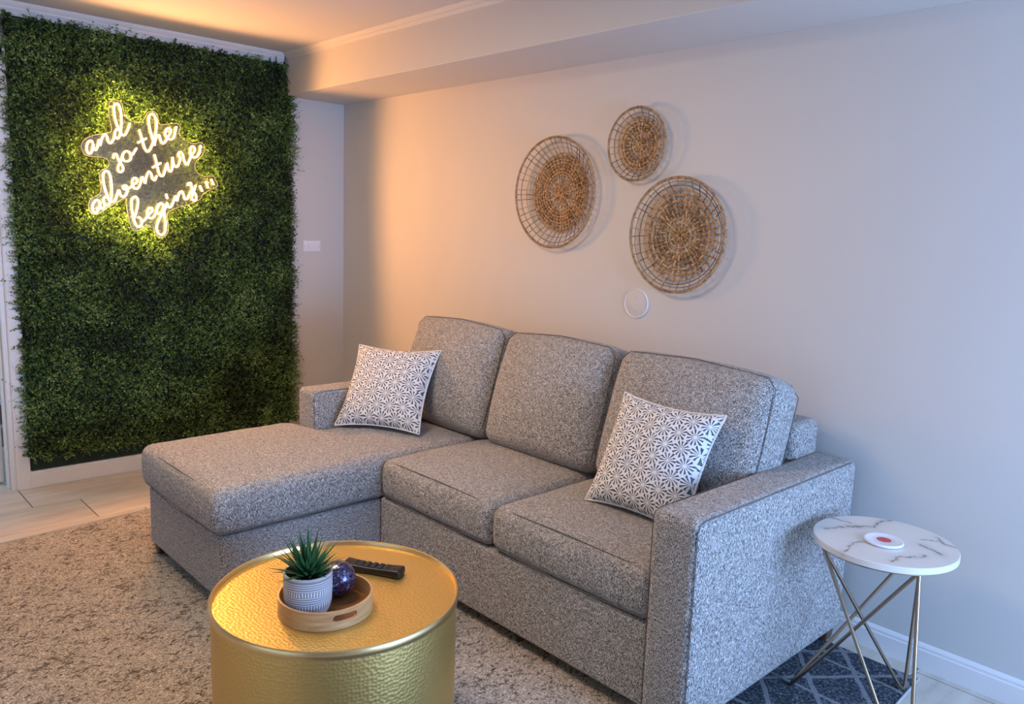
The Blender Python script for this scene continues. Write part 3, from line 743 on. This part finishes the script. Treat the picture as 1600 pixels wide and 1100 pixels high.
# seat cushions
def cush_def(bt=.014, bf=.012, a=.003):
    def f(P, u, v, w_):
        e = max(0, 1-(2*u-1)**2)*max(0, 1-(2*v-1)**2)
        k = (w_-.5)*2
        P = P+Vector((0, 0, bt*e**.6*(k if k > 0 else k*.35)))
        P.y -= bf*max(0, 1-(2*w_-1)**2)*max(0, 1-v)**3*(.5+.5*max(0, 1-(2*u-1)**2))
        P.x += .006*(1 if u > .5 else -1)*max(0, 1-(2*w_-1)**2)*(abs(2*u-1)**4)
        return P+wob(P, a)
    return f
for x0, x1 in ((1.845, 2.482), (2.488, 3.128)):
    o = sbox('seat_cushion', (x0, x1, -.944, -.22, .300, .452), .034, step=.035, deform=cush_def(.022))
    zt = .446
    seam(o, [(x0+.012, -.925, zt-.004), (x0+.10, -.932, zt+.003), ((x0+x1)/2, -.935, zt+.008), (x1-.10, -.932, zt+.003), (x1-.012, -.925, zt-.004)])
    seam(o, [(x0+.012, -.943, .314), ((x0+x1)/2, -.950, .309), (x1-.012, -.943, .314)])
# chaise cushion: an L that widens in front of the arm
def chaise():
    f0 = cush_def(.016, .014, .0035)
    def f(P, u, v, w_):
        Q = f0(P, u, v, w_)
        if u < .45:                       # behind the arm front the left side steps in
            t = min(1, max(0, (Q.y+.99)/.05)); t = t*t*(3-2*t)
            xs = 1.352; Q.x = Q.x+(max(Q.x, xs+(Q.x-1.13)*.45)-Q.x)*t if Q.x < 1.56 else Q.x
        if v < .02 and w_ > .1:           # small puckers on the front face
            Q.y += .0035*math.sin(Q.x*140)*math.exp(-((Q.z-.40)/.03)**2)*(1 if abs(Q.x-1.33) < .07 else .15)
        return Q
    return rbox(1.128, 1.842, -1.592, -.22, .290, .455, .034, step=.03, deform=f)
cc = obj('chaise_cushion', chaise(), M_fabric, sofa)
seam(cc, [(1.142, -1.0, .437), (1.140, -1.35, .440), (1.146, -1.555, .436), (1.165, -1.578, .437), (1.3, -1.587, .443), (1.48, -1.589, .446), (1.68, -1.587, .443), (1.808, -1.578, .437), (1.829, -1.555, .436), (1.834, -1.3, .441), (1.834, -.96, .441)])
seam(cc, [(1.15, -1.588, .305), (1.48, -1.602, .301), (1.82, -1.588, .305), (1.842, -1.57, .305), (1.846, -1.3, .303), (1.842, -.96, .304)])
# back cushions
def backc(x0, x1, k):
    wd, th, ht = (x1-x0), .185, .475
    M = Matrix.Translation(((x0+x1)/2, -.425, .452)) @ Matrix.Rotation(math.radians(-17+k*.6), 4, 'X') @ Matrix.Rotation(math.radians(.8*k), 4, 'Y')
    def f(P, u, v, w_):
        e = max(0, 1-(2*u-1)**2)*max(0, 1-(2*w_-1)**2)
        P = P.copy(); P.y += -.062*e**.75 if v < .5 else .018*e**.6
        P.z += .016*max(0, 1-(2*u-1)**2)*(1 if w_ > .5 else -.3)*abs(2*w_-1)**3
        P.x += .010*(1 if u > .5 else -1)*max(0, 1-(2*w_-1)**2)*abs(2*u-1)**3*(.4)
        return P+Vector((0, .004*noise.noise(P*6+Vector((k*3, 0, 0))), 0))
    bm = rbox(-wd/2, wd/2, -th/2, th/2, 0, ht, .055, step=.035, deform=f, M=M)
    o = obj('back_cushion', bm, M_fabric, sofa)
    T = lambda x, y, z: M @ Vector((x, y, z))
    h = wd/2; y = -th/2+.014
    seam(o, [T(-h+.005, y, .05), T(-h+.003, y, .25), T(-h+.007, y, ht-.04), T(-h+.04, y, ht-.006), T(0, y, ht+.010), T(h-.04, y, ht-.006), T(h-.007, y, ht-.04), T(h-.003, y, .25), T(h-.005, y, .05)])
    y = th/2-.014
    seam(o, [T(-h+.04, y, ht-.004), T(0, y, ht+.011), T(h-.04, y, ht-.004), T(h-.007, y, ht-.04), T(h-.005, y, .2)])
backc(1.300, 1.912, 0); backc(1.922, 2.512, -1); backc(2.522, 3.145, 1)
for x, y in ((1.185, -1.54), (1.80, -1.54), (3.24, -.93), (1.24, -.10), (3.24, -.09)):
    bm = bmesh.new(); box(bm, x-.026, x+.026, y-.026, y+.026, .0125, ZB+.004, .003, 1)
    for v in bm.verts:
        if v.co.z < .02: v.co.x = x+(v.co.x-x)*.8; v.co.y = y+(v.co.y-y)*.8
    obj('leg', bm, M_wood_leg, sofa)

# ---------------------------------------------------------------- throw pillows
def pillow(name, pos, yaw, lean, roll, s, th, m, label):
    R = Matrix.Rotation(yaw, 4, 'Z') @ Matrix.Rotation(PI/2-lean, 4, 'X') @ Matrix.Rotation(roll, 4, 'Z')
    M = Matrix.Translation(pos) @ R
    root = thing(name, pos, label, 'pillow', 'starburst print pillows on the sofa')
    n = 30; bm = bmesh.new(); uvl = None; sheets = []
    def P(i, j, sg):
        u, v = -1+2*i/n, -1+2*j/n
        e = max(0, (1-u*u))*max(0, (1-v*v)); pin = .10
        x = u*(1-pin*(1-v*v)*(abs(u)**2.2)); y = v*(1-pin*(1-u*u)*(abs(v)**2.2))
        # soft sag
        z = sg*th/2*e**.42+.006*noise.noise(Vector((u*2, v*2, pos[0])))*(e**.3)
        return Vector((x*s/2, y*s/2, z)), (x*s/2, y*s/2)
    uvs = {}
    for sg in (1, -1):
        G = []
        for j in range(n+1):
            rw = []
            for i in range(n+1):
                if sg == -1 and (i in (0, n) or j in (0, n)): rw.append(sheets[0][j][i]); continue
                p, uv = P(i, j, sg); v = bm.verts.new(M @ p); uvs[v] = uv; rw.append(v)
            G.append(rw)
        sheets.append(G)
        for j in range(n):
            for i in range(n): bm.faces.new((G[j][i], G[j][i+1], G[j+1][i+1], G[j+1][i]))
    bmesh.ops.recalc_face_normals(bm, faces=bm.faces[:])
    L = bm.loops.layers.uv.new('UVMap')
    for f in bm.faces:
        for l in f.loops: l[L].uv = uvs[l.vert]
    obj('pillow_cover', bm, m, root)
    bm = bmesh.new(); e = [P(i, 0, 1)[0] for i in range(n)]+[P(n, j, 1)[0] for j in range(n)]+[P(n-i, n, 1)[0] for i in range(n)]+[P(0, n-j, 1)[0] for j in range(n)]
    tube(bm, [M @ Vector((p.x*1.006, p.y*1.006, 0)) for p in e], .0032, 6, closed=True); obj('piping', bm, M_piping, root, label='plain white piped edge')
pillow('throw_pillow', (1.488, -.672, .640), .52, .62, .01, .395, .14, M_pil1, 'white pillow with greyish starbursts, on the chaise beside the left arm')
pillow('throw_pillow', (2.869, -.607, .642), .05, .48, -.02, .38, .14, M_pil2, 'white pillow with navy and teal starbursts, by the right arm')

# ---------------------------------------------------------------- baskets on the wall
def basket(cx, cz, R, depth, nspoke, nring, base, label, seed, thick, inner, shift=0):
    rn = random.Random(seed)
    root = thing('wall_basket', (cx, -.012, cz), label, 'basket', 'woven rattan baskets on the wall')
    def prof(t):                          # t: radius fraction -> distance from the wall
        if t < base: return .010+.003*(t/base)
        k = (t-base)/(1-base); return .013+depth*(k**.85)
    tw = rn.uniform(0, PI)
    def pt(a, t, off=0):
        r = R*t; return Vector((cx+shift*min(1, max(0, (1-t)/(1-base)))+r*math.cos(a), -(prof(t)+off), cz+r*math.sin(a)))
    # rim coiled with a thin strand
    bm = bmesh.new(); n = 120; tube(bm, [pt(2*PI*k/n, 1.0) for k in range(n)], thick*1.15, 6, closed=True); obj('rim', bm, M_rattan_d, root, label='tightly bound dark rim')
    bm = bmesh.new(); turns = int(2*PI*R/.0085); n = turns*6; pts = []
    for k in range(n):
        a = 2*PI*k/n; ph = 2*PI*turns*k/n; c = pt(a, 1.0); rad = Vector((math.cos(a), 0, math.sin(a))); nr = Vector((0, -1, 0))
        pts.append(c+(rad*math.cos(ph)+nr*math.sin(ph))*thick*1.35)
    tube(bm, pts, thick*.5, 4, closed=True); obj('rim_wrapping', bm, M_rattan, root)
    # rings
    fr = [inner*.45, inner*.72] if R > .1 else [inner*.5]
    rb = [inner+(base-inner)*k/nring for k in range(1, nring)]
    side = [base+(1-base)*q for q in ((.34, .66) if R > .2 else (.42,))]
    def ringpart(t, amp, th, m, nsp, ph):
        bm = bmesh.new(); n = max(48, nsp*4)
        tube(bm, [pt(2*PI*k/n+tw, t*(1+.012*math.sin(2*PI*k/n*3+ph)), amp*math.cos(nsp*PI*k/n*1.0*2/2+ph*PI)) for k in range(n)], th, 5, closed=True)
        return obj('ring', bm, m, root)
    for k, t in enumerate(fr): ringpart(t, .0035, thick*.75, M_rattan, nspoke//2, k)
    ringpart(inner, .001, thick*.62, M_rattan, nspoke, 0)
    for k, t in enumerate(rb): ringpart(t, .0045, thick*.95, M_rattan, nspoke, k % 2)
    ringpart(base, .0, thick*.6, M_rattan, nspoke, 0)
    for k, t in enumerate(side): ringpart(t, .001, thick*.5, M_rattan_d, nspoke, k)
    # short cross pieces laid over the spokes
    # spokes
    for k in range(nspoke):
        a = tw+2*PI*k/nspoke+rn.uniform(-.02, .02)
        full = k % 2 == 0
        t0 = .03 if full else inner*1.02
        n = 26; pts, rr = [], []
        for i in range(n+1):
            t = t0+(base*1.0-t0)*i/n
            if t < inner: off = .003*math.cos(PI*t/(inner*.27)+k)
            else: off = .0048*math.cos(PI*(t-inner)/((base-inner)/nring)+(k % 2)*PI)
            pts.append(pt(a+.03*math.sin(t*9+k), t, off)); rr.append(thick*(.95 if t > inner else .8)*(1+.12*rn.uniform(-1, 1)))
        bm = bmesh.new(); tube(bm, pts, rr, 5); obj('spoke', bm, M_rattan, root)
    ns = nspoke
    for k in range(ns):
        a = tw+2*PI*k/ns+rn.uniform(-.03, .03); b = a+rn.uniform(-.03, .03)
        bm = bmesh.new(); tube(bm, [pt(a+(b-a)*i/5, base*.98+(1.0-base*.98)*i/5, .001) for i in range(6)], thick*.5, 5); obj('side_strand', bm, M_rattan_d, root)
basket(1.831, 1.510, .240, .029, 44, 7, .72, 'medium woven rattan basket, leftmost of the three on the wall', 3, .0037, .32, .018)
basket(2.275, 1.698, .142, .025, 26, 4, .78, 'smallest woven rattan basket, topmost of the three on the wall', 5, .0037, .36)
basket(2.497, 1.344, .219, .029, 36, 5, .80, 'large open woven rattan basket, rightmost and lowest of the three', 9, .0040, .31)

# ---------------------------------------------------------------- gold drum coffee table
DC = (2.655, -1.616); DR = .307; DZT = .432
drum = thing('coffee_table', (DC[0], DC[1], .012), 'round hammered gold drum coffee table on the rug', 'table')
bm = bmesh.new(); lathe(bm, [(DR-.004, .001), (DR-.004, DZT-.026), (DR-.008, DZT-.026), (DR-.008, .001), (DR-.004, .001)], 128)
located('drum_side', bm, M_goldside, drum, (DC[0], DC[1], .012))
bm = bmesh.new(); lathe(bm, [(0, DZT-.012), (DR-.005, DZT-.012)], 128, *DC); obj('table_top', bm, M_gold, drum, label='recessed dimpled gold top')
bm = bmesh.new(); lathe(bm, [(DR-.0045, DZT-.022), (DR, DZT-.020), (DR+.0015, DZT-.012), (DR+.001, DZT-.003), (DR-.002, DZT), (DR-.0055, DZT-.001), (DR-.0075, DZT-.005), (DR-.0085, DZT-.0125)], 128, *DC)
obj('rim', bm, M_goldrim, drum, label='smooth raised gold rim')
bm = bmesh.new(); lathe(bm, [(DR-.006, .0125), (DR, .0125), (DR+.001, .020), (DR-.003, .024)], 128, *DC); obj('base_ring', bm, M_goldrim, drum)
ZT = DZT-.012

# tray
TC = (2.712, -1.682); TR = .113; TZ0, TZ1 = ZT+.0005, ZT+.046
tray = thing('serving_tray', (TC[0], TC[1], ZT), 'round bamboo tray with handle slot, on the gold table', 'tray')
bm = bmesh.new(); nC = 360; th = .0065; cols = []
for k in range(nC):
    a = 2*PI*k/nC
    lo = hi = (TZ0+TZ1)/2; sl = False
    for ac in (-.10, -.10+PI):
        dlt = (a-ac+PI) % (2*PI)-PI; hw = .27; s_ = abs(dlt)/hw
        if s_ < 1:
            hh = .0085*math.sqrt(max(0, 1-max(0, (s_-.72)/.28)**2)); lo = TZ0+.024-hh; hi = TZ0+.024+hh; sl = True
            lo, hi = lo+.003, hi+.003
    c, s_ = math.cos(a), math.sin(a)
    V = lambda r, z: bm.verts.new((TC[0]+r*c, TC[1]+r*s_, z))
    cols.append(([V(TR, TZ0), V(TR-.001, lo), V(TR-th, lo), V(TR-th, TZ0)], [V(TR-.001, hi), V(TR, TZ1-.001), V(TR-.002, TZ1), V(TR-th+.001, TZ1), V(TR-th, hi)], sl))
for k in range(nC):
    A, B = cols[k], cols[(k+1) % nC]; sl = A[2] and B[2]; e = A[2] or B[2]
    for i in (0, 2): bm.faces.new((A[0][i], B[0][i], B[0][(i+1) % 4], A[0][(i+1) % 4]))
    if e: bm.faces.new((A[0][1], B[0][1], B[0][2], A[0][2]))
    for i in (0, 1, 2, 3): bm.faces.new((A[1][i], B[1][i], B[1][i+1], A[1][i+1]))
    if e: bm.faces.new((A[1][4], B[1][4], B[1][0], A[1][0]))
bmesh.ops.remove_doubles(bm, verts=bm.verts[:], dist=1e-5)
obj('tray_side', bm, M_bamboo, tray)
bm = bmesh.new(); lathe(bm, [(0, TZ0), (TR-.004, TZ0), (TR-.004, TZ0+.005), (0, TZ0+.005)], 96, *TC); obj('tray_bottom', bm, M_traybot, tray, label='darker brown tray bottom')
TF = TZ0+.0055

# pot with succulent
PX, PY = 2.709, -1.727; PH = .104
pot = thing('potted_succulent', (PX, PY, TF), 'spiky green succulent in grey pot with white lines, on bamboo tray', 'plant')
bm = bmesh.new(); lathe(bm, [(0, 0), (.040, 0), (.046, .004), (.052, .016), (.0555, .032), (.0568, .06), (.0568, PH-.001), (.0560, PH), (.0525, PH), (.0520, PH-.002), (.0515, .02), (0, .02)], 72)
located('pot', bm, M_pot, pot, (PX, PY, TF))
bm = bmesh.new(); lathe(bm, [(.0570, PH-.005), (.0572, PH-.0005), (.0560, PH+.0008), (.0525, PH+.0006), (.0518, PH-.005)], 72); located('pot_rim', bm, M_potrim, pot, (PX, PY, TF), label='plain grey rim of the pot')
bm = bmesh.new(); lathe(bm, [(0, PH-.006), (.02, PH-.008), (.052, PH-.014)], 40, PX, PY)
for v in bm.verts: v.co.z += TF+random.uniform(-.0015, .0015)
obj('soil', bm, M_soil, pot)
rn = random.Random(4)
for k in range(64):
    q = (k/64)**.75; el = math.radians(88-66*q+rn.uniform(-6, 6)); az = k*2.39996+rn.uniform(-.2, .2)
    L = (.122-.040*q)*rn.uniform(.82, 1.1); wd = .0048*rn.uniform(.85, 1.15); bend = rn.uniform(-.10, .35)*(.3+q)
    b0 = Vector((PX+.008*math.cos(az)*q*1.5, PY+.008*math.sin(az)*q*1.5, TF+PH-.014))
    hd = Vector((math.cos(az), math.sin(az), 0)); sd = Vector((-math.sin(az), math.cos(az), 0)); pts = []; p = b0.copy(); n = 7
    bm = bmesh.new(); prev = None
    for i in range(n+1):
        t = i/n; e2 = el-bend*t; dr = hd*math.cos(e2)+Vector((0, 0, 1))*math.sin(e2); up_ = dr.cross(sd).normalized()
        w_ = wd*(.75+.5*math.sin(PI*min(1, t*1.15+.1)))*(1-t**2.2)+.0002
        cur = [bm.verts.new(p-sd*w_-up_*(-w_*.35)), bm.verts.new(p-up_*w_*.45), bm.verts.new(p+sd*w_+up_*w_*.35), bm.verts.new(p+up_*w_*.25)]
        if prev:
            for a in range(4): bm.faces.new((prev[a], prev[(a+1) % 4], cur[(a+1) % 4], cur[a]))
        prev = cur; p = p+dr*(L/n)
    obj('leaf', bm, M_succ, pot)

# glass ball
bm = bmesh.new(); bmesh.ops.create_uvsphere(bm, u_segments=48, v_segments=32, radius=.0448)
bme = bpy.data.meshes.new('decorative_ball'); bm.to_mesh(bme); bm.free()
ball = link('decorative_ball', bme, M_ball, None, label='dark blue crackled mosaic glass ball, in the bamboo tray behind the pot', cat='ball')
ball.location = (2.680, -1.630, TF+.0450)

# remote
rc = thing('remote_control', (2.60, -1.485, ZT), 'black plastic remote control lying on the gold table behind the glass ball', 'remote')
RM = Matrix.Translation((2.612, -1.478, ZT+.001)) @ Matrix.Rotation(math.atan2(.066, .108), 4, 'Z')
bm = rbox(-.088, .082, -.024, .024, 0, .019, .006, step=.02, deform=lambda P, u, v, w_: Vector((P.x, P.y*(1-.18*math.sin(PI*u)), P.z*(1+.10*math.cos(2*PI*u)))), M=RM)
obj('remote_body', bm, M_black, rc)
for i in range(7):
    for j in range(3):
        x = .058-i*.019; y = -.011+j*.011
        bm = bmesh.new(); box(bm, x-.0055, x+.0055, y-.0034, y+.0034, .0165, .0212, .001, 1, RM); obj('button', bm, M_button, rc)

# ---------------------------------------------------------------- marble side table
TX, TY, TT, TRd = 3.506, -.372, .520, .188
st = thing('side_table', (TX, TY, .011), 'small round side table with marble top and crossed bronze rod legs', 'table')
bm = bmesh.new(); lathe(bm, [(0, -.019), (TRd-.002, -.019), (TRd, -.017), (TRd, -.002), (TRd-.002, 0), (0, 0)], 96); located('table_top', bm, M_marble, st, (TX, TY, TT))
bm = bmesh.new(); lathe(bm, [(TRd-.022, -.024), (TRd-.008, -.024), (TRd-.008, -.0192), (TRd-.022, -.0192), (TRd-.022, -.024)], 72, TX, TY)
for v in bm.verts: v.co.z += TT
obj('top_ring', bm, M_bronze, st, label='thin dark metal ring under the top')
F = [Vector((3.312, -.448, .0165)), Vector((3.545, -.200, .0165)), Vector((3.714, -0.624, .0165))]
pol = lambda a, r: Vector((TX+r*math.cos(math.radians(a)), TY+r*math.sin(math.radians(a)), TT-.024))
Tt = [pol(228, .172), pol(324, .160), pol(72, .165)]
PAIR = [(1, 2), (0, 2), (0, 1)]
for i in range(3):
    a, b = PAIR[i]
    f = F[i]; da = (Tt[a]-f).normalized(); db = (Tt[b]-f).normalized(); sd = (Tt[b]-Tt[a]).normalized()*.006
    pts = [Tt[a], f+da*.05-sd, f+da*.012-sd*.9, f-sd*.4+Vector((0, 0, -.001)), f+sd*.4+Vector((0, 0, -.001)), f+db*.012+sd*.9, f+db*.05+sd, Tt[b]]
    bm = bmesh.new(); tube(bm, pts, .0052, 10); obj('leg', bm, M_bronze, st)
# coaster
bm = bmesh.new(); lathe(bm, [(0, 0), (.046, 0), (.0505, .0025), (.0515, .006), (.0500, .0085), (.0475, .0090), (.0450, .0080), (0, .0080)], 72)
me = bpy.data.meshes.new('coaster'); bmesh.ops.recalc_face_normals(bm, faces=bm.faces[:]); bm.to_mesh(me); bm.free()
co = link('coaster', me, M_coaster, None, label='round white coaster with a red centre, on the marble side table', cat='coaster')
co.location = (3.512, -.393, TT+.0003)
